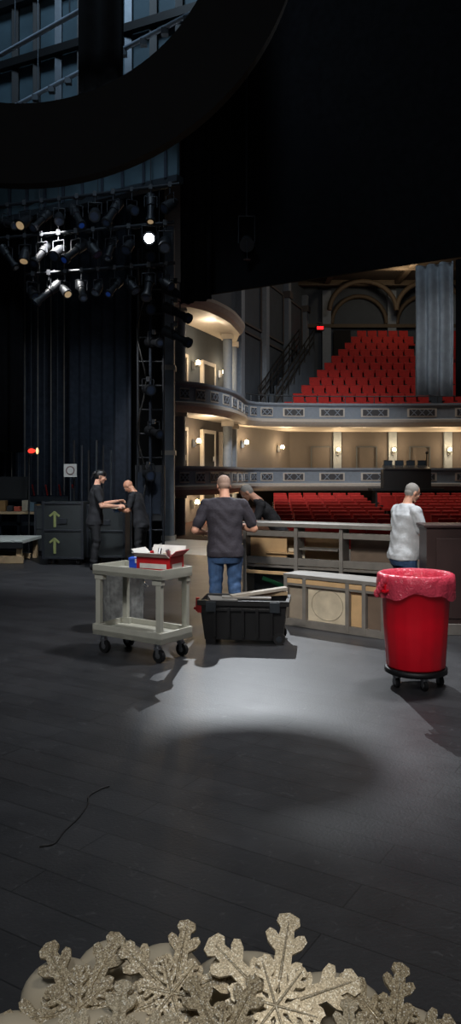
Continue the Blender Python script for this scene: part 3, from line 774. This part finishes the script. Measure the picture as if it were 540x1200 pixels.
# ================================================================== utility cart
cdir = Vector((.70, -.5)).normalized(); ang = math.atan2(cdir.y, cdir.x)
Lc, Wc = .86, .45
M_cart = mat('cart_plastic', C(176, 174, 160), .5, var=.06)
def tray(mb, z, lip, dz=.035):
    mb.box((0, 0, z), (Lc, Wc, dz), M_cart)
    for y in (-1, 1): mb.box((0, y*(Wc/2-.012), z+lip/2), (Lc, .024, lip+dz), M_cart)
    for x in (-1, 1): mb.box((x*(Lc/2-.012), 0, z+lip/2), (.024, Wc-.04, lip+dz), M_cart)
mb = MB(); tray(mb, .77, .05, .04); tray(mb, .2, .05, .05)
for x in (-1, 1):
    for y in (-1, 1):
        px, py = x*(Lc/2-.05), y*(Wc/2-.04)
        mb.box((px, py, .48), (.06, .04, .58), M_cart); mb.box((px-x*.015, py-y*.0, .73), (.11, .05, .06), M_cart); mb.box((px-x*.015, py, .25), (.11, .05, .06), M_cart)
        cx, cy = x*(Lc/2-.09), y*(Wc/2-.06)
        mb.cyl((cx, cy, .11), (cx, cy, .18), .028, M_chrome, n=12); mb.box((cx, cy, .125), (.06, .055, .02), M_chrome)
        for s in (-1, 1): mb.box((cx+.01, cy+s*.024, .09), (.035, .005, .08), M_chrome)
        mb.cyl((cx+.015, cy-.018, .06), (cx+.015, cy+.018, .06), .06, M_rubber, n=24); mb.cyl((cx+.015, cy-.02, .06), (cx+.015, cy+.02, .06), .025, M_chrome, n=16)
mb.tube([(-Lc/2, -.15, .77), (-Lc/2-.05, -.14, .79), (-Lc/2-.06, 0, .8), (-Lc/2-.05, .14, .79), (-Lc/2, .15, .77)], .016, M_cart, 10)
cc = Vector((-.62, 6.85))-cdir*Lc/2+Vector((.5, .7)).normalized()*Wc/2
mb.make('utility_cart', (cc.x, cc.y, 0), ang, .006)
def oncart(u, v): p = cc+cdir*u+Vector((-cdir.y, cdir.x))*v; return p
p = oncart(-.1, .07)
mb = MB(); mb.box((0, 0, .045), (.17, .12, .09), mat('blue_plastic', C(30, 75, 190), .4)); mb.box((0, 0, .1), (.18, .13, .022), mat('blue_lid', C(50, 100, 215), .4)); mb.box((0, -.066, .08), (.05, .01, .04), mat('white_plastic', C(225, 225, 225)))
mb.box((0, 0, .113), (.1, .02, .006), MATS['white_plastic'])
mb.make('blue_parts_box', (p.x, p.y, .793), ang+.5, .004)
p = oncart(.21, .02)
mb = MB(); Mr = mat('red_card', C(190, 30, 35), .5); Mw = mat('white_card', C(225, 222, 214), .6)
w, d, h = .36, .24, .15
for y in (-1, 1): mb.box((0, y*d/2, h/2), (w, .006, h), Mr)
for x in (-1, 1): mb.box((x*w/2, 0, h/2), (.006, d, h), Mr)
mb.box((0, 0, .004), (w, d, .006), Mw); mb.box((0, -d/2-.004, h*.42), (w*.8, .004, h*.3), Mw); mb.box((w/2+.004, 0, h*.42), (.004, d*.7, h*.3), Mw)
mb.box((0, -d/2-.04, h+.015), (w, .1, .005), Mw, Euler((-.5, 0, 0))); mb.box((0, d/2+.03, h+.04), (w, .1, .005), Mw, Euler((1.0, 0, 0)))
mb.box((-w/2-.03, 0, h+.03), (.09, d, .005), Mw, Euler((0, .7, 0))); mb.box((w/2+.03, 0, h+.03), (.09, d, .005), Mr, Euler((0, -.7, 0)))
for i in range(6): mb.cyl((-.12+i*.05, random.uniform(-.06, .06), .01), (-.12+i*.045, random.uniform(-.08, .08), .17+.02*(i % 3)), .018, (M_canvas, Mr, M_chrome)[i % 3], n=10)
mb.make('open_cardboard_box', (p.x, p.y, .793), ang+.15)
mb = MB(); Mg = mat('galvanised', C(150, 150, 146), .55, .0, var=.4, scale=14)
mb.lathe((0, 0, 0), [(.0, .01), (.2, .01), (.205, .03), (.215, .3), (.225, .6), (.24, .61), (.24, .64), (.225, .645), (.21, .6), (.195, .05), (0, .05)], Mg, 96, wob=lambda j, t, r, z: (r+(.004*math.cos(24*t) if 1 < j < 5 else 0), z))
for s in (-1, 1): mb.tube([(s*.22, -.06, .5), (s*.26, -.05, .47), (s*.26, .05, .47), (s*.22, .06, .5)], .008, M_chrome, 6)
mb.make('grey_waste_bin', (-1.17, 8.42, 0))

# tote
mb = MB(); M_tote = mat('tote_black', C(26, 26, 27), .42, var=.2)
w, d, h = .9, .46, .44; wb, db = .78, .38
vs = []
for (z, a, b) in ((.04, wb, db), (h-.05, w-.03, d-.03), (h-.05, w+.02, d+.02), (h, w+.02, d+.02), (h, w-.05, d-.05), (.06, wb-.04, db-.04)):
    vs += [(-a/2, -b/2, z), (a/2, -b/2, z), (a/2, b/2, z), (-a/2, b/2, z)]
fs = [(3, 2, 1, 0)]+[(j*4+i, j*4+(i+1) % 4, (j+1)*4+(i+1) % 4, (j+1)*4+i) for j in range(5) for i in range(4)]+[(20, 21, 22, 23)]
mb.add(vs, fs, M_tote)
for x in (-.3, -.15, 0, .15, .3): mb.box((x*.95, -(d+db)/4-.0, .22), (.03, .05, .3), M_tote, Euler((.1, 0, 0)))
mb.box((0, -.225, .35), (.7, .03, .025), M_tote)
for x in (-.32, .32): mb.box((x, -d/2-.01, h-.06), (.1, .03, .1), M_steel)
Mrh = mat('red_handle', C(190, 30, 30), .4)
mb.tube([(-w/2+.03, -.13, h-.12), (-w/2-.05, -.13, h-.1), (-w/2-.05, .13, h-.1), (-w/2+.03, .13, h-.12)], .014, Mrh, 8)
mb.box((-w/2-.02, -.13, h-.06), (.035, .035, .14), Mrh); mb.box((-w/2+.01, -.2, h-.08), (.04, .03, .1), Mrh)
for y in (-.17, .17):
    mb.cyl((.36, y-.03, .06), (.36, y+.03, .06), .06, M_rubber, n=20); mb.cyl((.36, y-.035, .06), (.36, y+.035, .06), .03, M_steel, n=14)
    mb.box((-.33, y, .025), (.1, .04, .05), M_tote)
mb.box((.14, .03, h+.05), (.6, .09, .03), mat('grey_plank', C(150, 142, 130), .7), Euler((0, -.1, .4))); mb.box((.02, -.06, h+.01), (.5, .12, .015), M_gpaint, Euler((0, .02, .1)))
mb.box((.18, .1, h+.02), (.5, .06, .035), M_lum, Euler((0, -.04, .1))); mb.box((-.22, .0, h-.08), (.3, .3, .1), M_gpaint, Euler((.1, .1, .3)))
mb.box((.1, 0, h-.12), (.6, .34, .1), M_case)
mb.make('storage_tote', (.15, 7.88, 0), -.12, .005)

# red bin
mb = MB(); M_bin = mat('red_bin_plastic', C(236, 18, 40), .38, var=.05)
mb.lathe((0, 0, 0), [(0, .15), (.225, .15), (.235, .165), (.255, .5), (.275, .82), (.295, .83), (.298, .85), (.298, .885), (.29, .895), (.27, .885), (.265, .83), (.22, .18), (0, .18)], M_bin, 64, wob=lambda j, t, r, z: (r+(.003*math.cos(16*t) if 2 <= j <= 3 else 0), z))
for s in (-1, 1):
    mb.box((s*.285, 0, .8), (.05, .12, .07), M_bin); mb.tube([(s*.255, -.09, .8), (s*.31, -.07, .77), (s*.31, .07, .77), (s*.255, .09, .8)], .013, M_bin, 8)
mb.make('red_waste_bin', (1.50, 6.22, 0), .3)
par = bpy.data.objects['red_waste_bin']
ml = bpy.data.materials.new('red_liner_film'); ml.use_nodes = True
nt = ml.node_tree; b = nt.nodes['Principled BSDF']; b.inputs['Base Color'].default_value = C(244, 84, 108); b.inputs['Roughness'].default_value = .28
b.inputs['Alpha'].default_value = .75
tc = nt.nodes.new('ShaderNodeTexCoord'); nn_ = nt.nodes.new('ShaderNodeTexNoise'); nn_.inputs['Scale'].default_value = 26; nn_.inputs['Distortion'].default_value = 1.5
bp = nt.nodes.new('ShaderNodeBump'); bp.inputs['Strength'].default_value = .6; bp.inputs['Distance'].default_value = .02
nt.links.new(tc.outputs['Object'], nn_.inputs['Vector']); nt.links.new(nn_.outputs['Fac'], bp.inputs['Height']); nt.links.new(bp.outputs['Normal'], b.inputs['Normal'])
mb = MB()
def wob(j, t, r, z):
    if j == 0: return (r+.008*math.sin(7*t), z+.03*math.sin(3*t+1)+.012*math.sin(8*t))
    if j <= 2: return (r+.005*math.sin(14*t+j)+.003*math.sin(29*t), z)
    return (r+.003*math.sin(19*t+j), z)
mb.lathe((0, 0, 0), [(.305, .74), (.31, .79), (.308, .84), (.305, .895), (.285, .908), (.258, .9), (.248, .82), (.225, .5), (.19, .32), (0, .3)], ml, 96, wob=wob)
for k in range(5): mb.sph((-.31-.008*k, -.06+.02*k, .87-.03*k), (.026, .02, .035), ml, 8, 6)
mb.make('bin_liner', parent=par)
mb = MB()
mb.lathe((0, 0, 0), [(0, .1), (.23, .1), (.25, .11), (.25, .145), (.235, .149), (0, .149)], M_rubber, 40)
for k in range(5):
    t = 2*math.pi*k/5-.5; x, y = .19*math.cos(t), .19*math.sin(t)
    mb.cyl((x, y, .08), (x, y, .1), .03, M_chrome, n=12)
    for s in (-1, 1): mb.box((x+s*.02, y, .065), (.005, .035, .06), M_chrome)
    mb.cyl((x-.014, y, .04), (x+.014, y, .04), .04, M_rubber, n=20); mb.cyl((x-.017, y, .04), (x+.017, y, .04), .02, M_chrome, n=12)
mb.make('bin_dolly', parent=par)

mb = MB()
mb.tube([(v.x, v.y, .0045) for v in cat([(-.87, 3.5), (-.81, 3.53), (-.79, 3.65), (-.75, 3.8), (-.735, 3.95), (-.745, 4.05), (-.70, 4.14), (-.66, 4.18)], 8)], .004, M_rubber, 6)
mb.make('floor_cable')

# ================================================================== snowflakes foreground
M_gl = glitter_mat('gold_glitter', C(126, 110, 86), C(216, 200, 166)); M_gl2 = glitter_mat('pale_glitter', C(160, 146, 120), C(230, 216, 186))
M_snow = mat('cream_foam', C(200, 188, 164), .7, var=.08)
half = [(.18, .095), (.27, .085), (.33, .17), (.42, .235), (.5, .22), (.5, .15), (.46, .10), (.56, .095), (.64, .20), (.73, .245), (.79, .2), (.77, .13), (.73, .09), (.82, .08), (.88, .14), (.96, .12), (1.0, 0)]
def flake(mb, c, r, normal, spin, m, th=.012, layers=2):
    nz = Vector(normal).normalized()
    u = (Vector((1, 0, 0))-nz*nz.x).normalized(); v = nz.cross(u)
    c = Vector(c)
    for l in range(layers):
        rr = r*(1, .5, .3)[l]; off = l*th*1.6
        ptsl = []
        for a in range(6):
            t = spin+a*math.pi/3+(l*math.pi/6)
            seq = [(x, -y) for x, y in half]+[(x, y) for x, y in reversed(half[:-1])]
            for (x, y) in seq:
                ptsl.append((x*math.cos(t)-y*math.sin(t), x*math.sin(t)+y*math.cos(t)))
        n = len(ptsl)
        vs = [c+u*x*rr+v*y*rr+nz*off for x, y in ptsl]+[c+u*x*rr+v*y*rr+nz*(off+th) for x, y in ptsl]
        mb.add(vs, [tuple(range(n-1, -1, -1)), tuple(range(n, 2*n))]+[(i, (i+1) % n, n+(i+1) % n, n+i) for i in range(n)], m)
        for a in range(6):
            t = spin+a*math.pi/3+(l*math.pi/6); e = u*math.cos(t)+v*math.sin(t)
            mb.cyl(c+nz*(off+th), c+e*rr*.9+nz*(off+th), .006*(1-.3*l), m, r1=.002, n=6)
mb = MB()
for (x, y, z, rx, rz_) in ((-.50, 2.3, .09, .13, .12), (-.36, 2.36, .11, .13, .13), (-.2, 2.34, .13, .13, .13), (-.6, 2.12, .07, .13, .1), (.05, 2.3, .07, .2, .13), (.28, 2.26, .06, .18, .11), (.46, 2.15, .04, .16, .1), (0, 2.08, .06, .3, .12), (-.3, 2.08, .06, .3, .12), (.3, 2.03, .04, .3, .1)):
    rr = max(rz_, .1); mb.sph((x, y, max(z, rr)), (rx, .1, rr), M_snow, 20, 12)
flake(mb, (-.42, 2.14, .20), .22, (-.1, -.6, .8), .1, M_gl)
flake(mb, (-.16, 2.13, .25), .20, (.0, -.62, .8), .35, M_gl)
flake(mb, (.12, 2.08, .25), .25, (.05, -.6, .78), .3, M_gl2)
flake(mb, (.43, 2.06, .19), .19, (.15, -.6, .8), .2, M_gl)
flake(mb, (-.02, 1.97, .23), .19, (.0, -.5, .85), .0, M_gl)
flake(mb, (-.30, 1.98, .20), .18, (.0, -.5, .85), .5, M_gl2)
flake(mb, (.3, 1.95, .17), .18, (.1, -.5, .85), .4, M_gl2)
mb.make('glitter_snowflake_scenery')

# ================================================================== people
def skinmat(name, c): return mat(name, c, .5, var=.06, scale=20, spec=.4)
sk = skinmat('skin_fair', C(214, 160, 134)); sk2 = skinmat('skin_tan', C(190, 136, 108))
blk = mat('black_tshirt', C(26, 26, 30), .85, var=.15, bump=.25); chr_ = mat('charcoal_tshirt', C(46, 42, 50), .85, var=.12, bump=.25); wht = mat('pale_tshirt', C(196, 200, 204), .8, var=.06, bump=.2)
jean = mat('blue_denim', C(58, 86, 124), .8, var=.35, scale=12, bump=.2, bscale=120); blkp = mat('black_trousers', C(20, 20, 23), .8)
shoe = mat('black_shoe', C(22, 20, 20), .5); hgrey = mat('grey_hair', C(150, 146, 140), .8); hblk = mat('black_hair', C(16, 13, 12), .5); hst = mat('stubble_hair', C(160, 132, 116), .8)
lips = mat('lips', C(170, 100, 90), .5); glv = mat('blue_glove', C(70, 120, 185), .4)
human('stagehand', (-.06, 8.78, 0), .12, 1.71, dict(bulk=1.17, belly=.03, lean=.09, head=(.35, .1, 0), hair='short', sleeve=.75,
    L=((-.36, -.02, 1.11), (-.22, .22, 1.06), (.35, .9, .05), (.5, 0, -.8), .6), R=((.35, .03, 1.12), (.18, .28, 1.14), (-.4, .9, .05), (-.5, 0, -.8), .6)),
    dict(skin=sk, shirt=chr_, pants=jean, shoe=shoe, hair=hst, lips=lips))
human('stagehand', (2.0, 8.85, 0), -1.25, 1.62, dict(bulk=1.2, belly=.035, lean=.07, head=(.4, 0, 0), hair='short', sleeve=.7,
    L=((-.25, .06, 1.1), (-.2, .24, .88), (0, .5, -.8), (.8, 0, 0), .5), R=((.28, .1, 1.11), (.25, .28, .90), (0, .5, -.8), (-.9, 0, 0), .5)),
    dict(skin=sk, shirt=wht, pants=jean, shoe=shoe, hair=hgrey, lips=lips))
human('stagehand', (-2.42, 13.75, 0), -1.35, 1.80, dict(bulk=.98, lean=.05, head=(.25, 0, 0), hair='pony', vox=.008,
    L=((-.24, .12, 1.14), (-.16, .40, 1.2), (.1, 1, .1), (.6, 0, -.7), .5), R=((.25, .10, 1.13), (.14, .38, 1.12), (-.1, 1, .1), (-.6, 0, -.7), .5)),
    dict(skin=sk, shirt=blk, pants=blkp, shoe=shoe, hair=hblk, lips=lips))
human('stagehand', (-1.62, 13.9, 0), 1.3, 1.66, dict(bulk=1.0, lean=.2, head=(.75, 0, 0), hair='bald', glasses=True, glove=True, vox=.008,
    L=((-.25, .16, 1.12), (-.12, .40, 1.14), (.2, 1, .1), (.6, 0, -.7), .6), R=((.25, .16, 1.12), (.12, .40, 1.12), (-.2, 1, .1), (-.6, 0, -.7), .6)),
    dict(skin=sk2, shirt=blk, pants=blkp, shoe=shoe, hair=hblk, lips=lips, glove=glv))
human('stagehand', (.72, 10.9, 0), 1.5, 1.68, dict(bulk=1.05, lean=.5, head=(.8, 0, 0), hair='short', vox=.009,
    L=((-.25, .42, 1.0), (-.12, .6, .84), (.1, .6, -.6), (.6, 0, -.7), .5), R=((.25, .42, 1.0), (.12, .6, .84), (-.1, .6, -.6), (-.6, 0, -.7), .5)),
    dict(skin=sk, shirt=blk, pants=blkp, shoe=shoe, hair=hgrey, lips=lips))
mb = MB(); mb.box((0, 0, 0), (.2, .16, .004), mat('paper', C(220, 222, 225))); mb.box((0, 0, -.008), (.22, .18, .01), M_wood); mb.cyl((-.1, -.05, .004), (-.1, .05, .004), .008, M_chrome, n=8)
mb.make('clipboard', (-2.03, 13.85, 1.1))

# ================================================================== lights
def light(kind, name, loc, tgt, energy, col=(1, 1, 1), size=.3, angle=50, blend=.4):
    l = bpy.data.lights.new(name, kind); l.energy = energy; l.color = col
    if kind == 'SPOT': l.spot_size = angle*D2R; l.spot_blend = blend; l.shadow_soft_size = size
    elif kind == 'AREA': l.size = size
    else: l.shadow_soft_size = size
    o = bpy.data.objects.new(name, l); bpy.context.scene.collection.objects.link(o); o.location = loc
    d = Vector(tgt)-Vector(loc); o.rotation_euler = d.to_track_quat('-Z', 'Y').to_euler(); return o
cool = (.9, .95, 1)
light('SPOT', 'back_key_light', (.3, 14.1, 5.9), (.85, 6.75, 0), 2500, cool, .014, 21, .55)
light('SPOT', 'work_light_right', (3.0, 7.5, 8.5), (.8, 7.8, 0), 2300, (.95, .97, 1), .45, 70, .9)
light('SPOT', 'left_fill_light', (-1.6, 10.6, 6.2), (-2.4, 14, 0), 1500, cool, .15, 62, .9)  # added lamp, hung below the rig to light the left figures and drapes
light('SPOT', 'side_figure_fill', (-4.5, 10.0, 3.6), (-2.2, 13.8, 1.1), 300, cool, .2, 32, .8)  # added fill so the two figures at left don't go dark
light('SPOT', 'cart_front_fill', (-2.8, 3.0, 4.6), (-1.1, 8.0, .3), 420, (.97, .98, 1), .3, 34, .9)  # added front fill for the cart and the bin behind it
light('SPOT', 'scenery_front_light', (-1.2, 2.6, 5.2), (1.1, 9.1, .6), 1300, (1, .95, .88), .4, 28, .8)
light('SPOT', 'bin_front_light', (.2, 1.5, 5.2), (1.6, 6.4, .5), 520, (1, .97, .95), .4, 18, .9)
light('SPOT', 'apron_light', (-3.5, 14, 6.4), (-.6, 18, 0), 1700, (1, .98, .95), .2, 44, .5)
light('SPOT', 'snowflake_fill', (.6, .6, 3.2), (0, 2.1, .2), 72, (1, .92, .8), .15, 44, .6)  # narrow warm lamp added just to brighten the snowflakes
light('AREA', 'upstage_fill_light', (-1, -2.5, 6.5), (0, 7, 0), 150, (.95, .97, 1), 1.5)  # unseen broad fill for the whole stage, added behind the camera
light('AREA', 'loft_blue_light', (-2.5, 9, 12.5), (-4, 14, 8), 240, (.6, .8, 1), 1.5)
light('SPOT', 'header_fill', (-1.0, 6.5, 4.6), (-3.0, 15.5, 7.6), 330, (.7, .85, 1), .3, 26, .8)  # added lamp that lifts the slate header out of black
light('SPOT', 'drape_fill', (.8, 6.5, 4.2), (3.4, 12.3, 3.9), 300, (.9, .95, 1), .3, 14, .5)  # spot added to brighten the grey drape, no source seen
light('SPOT', 'leg_light', (-1.5, 9.5, 5.0), (-4.2, 18, 2.4), 460, (.8, .9, 1), .3, 40, .8)
light('AREA', 'house_light', (7, 30, 12.4), (7, 34, 4), 240, (1, .92, .84), 3)
light('POINT', 'balcony_light', (9, 40, 12.0), (0, 0, 0), 110, (1, .8, .55), .3)
for x in (2.5, 6, 9.5, 12.5): light('POINT', 'under_balcony_fill', (x, 35, 3.5), (0, 0, 0), 32, (1, .76, .48), .15)  # points added under the soffit to light the parapets, no fittings modelled
for p in ((-.7, 28.3, 7.0), (-.7, 28.3, 3.5), (-.5, 28.5, .75)): light('POINT', 'box_light', p, (0, 0, 0), 42, (1, .8, .58), .15)
light('SPOT', 'seat_light', (5, 24, 11.5), (6, 28, 0), 1500, (1, .85, .7), .3, 60, .8)
light('SPOT', 'balcony_front_fill', (2, 20, 8), (2.5, 33, 2.6), 3600, (.94, .97, 1), .4, 48, .8)  # added front fill aimed at parapets that came out too dark
w = bpy.data.worlds.new('world'); bpy.context.scene.world = w; w.use_nodes = True
w.node_tree.nodes['Background'].inputs[0].default_value = (.5, .65, .9, 1); w.node_tree.nodes['Background'].inputs[1].default_value = .015
# ================================================================== camera
cam = bpy.data.cameras.new('camera'); cam.sensor_fit = 'VERTICAL'; cam.sensor_height = 24; cam.lens = 18; cam.shift_y = -44/1200
co = bpy.data.objects.new('camera', cam); bpy.context.scene.collection.objects.link(co); co.location = (0, 0, 1.7); co.rotation_euler = (math.pi/2, 0, 0)
bpy.context.scene.camera = co
bpy.context.scene.view_settings.view_transform = 'Standard'
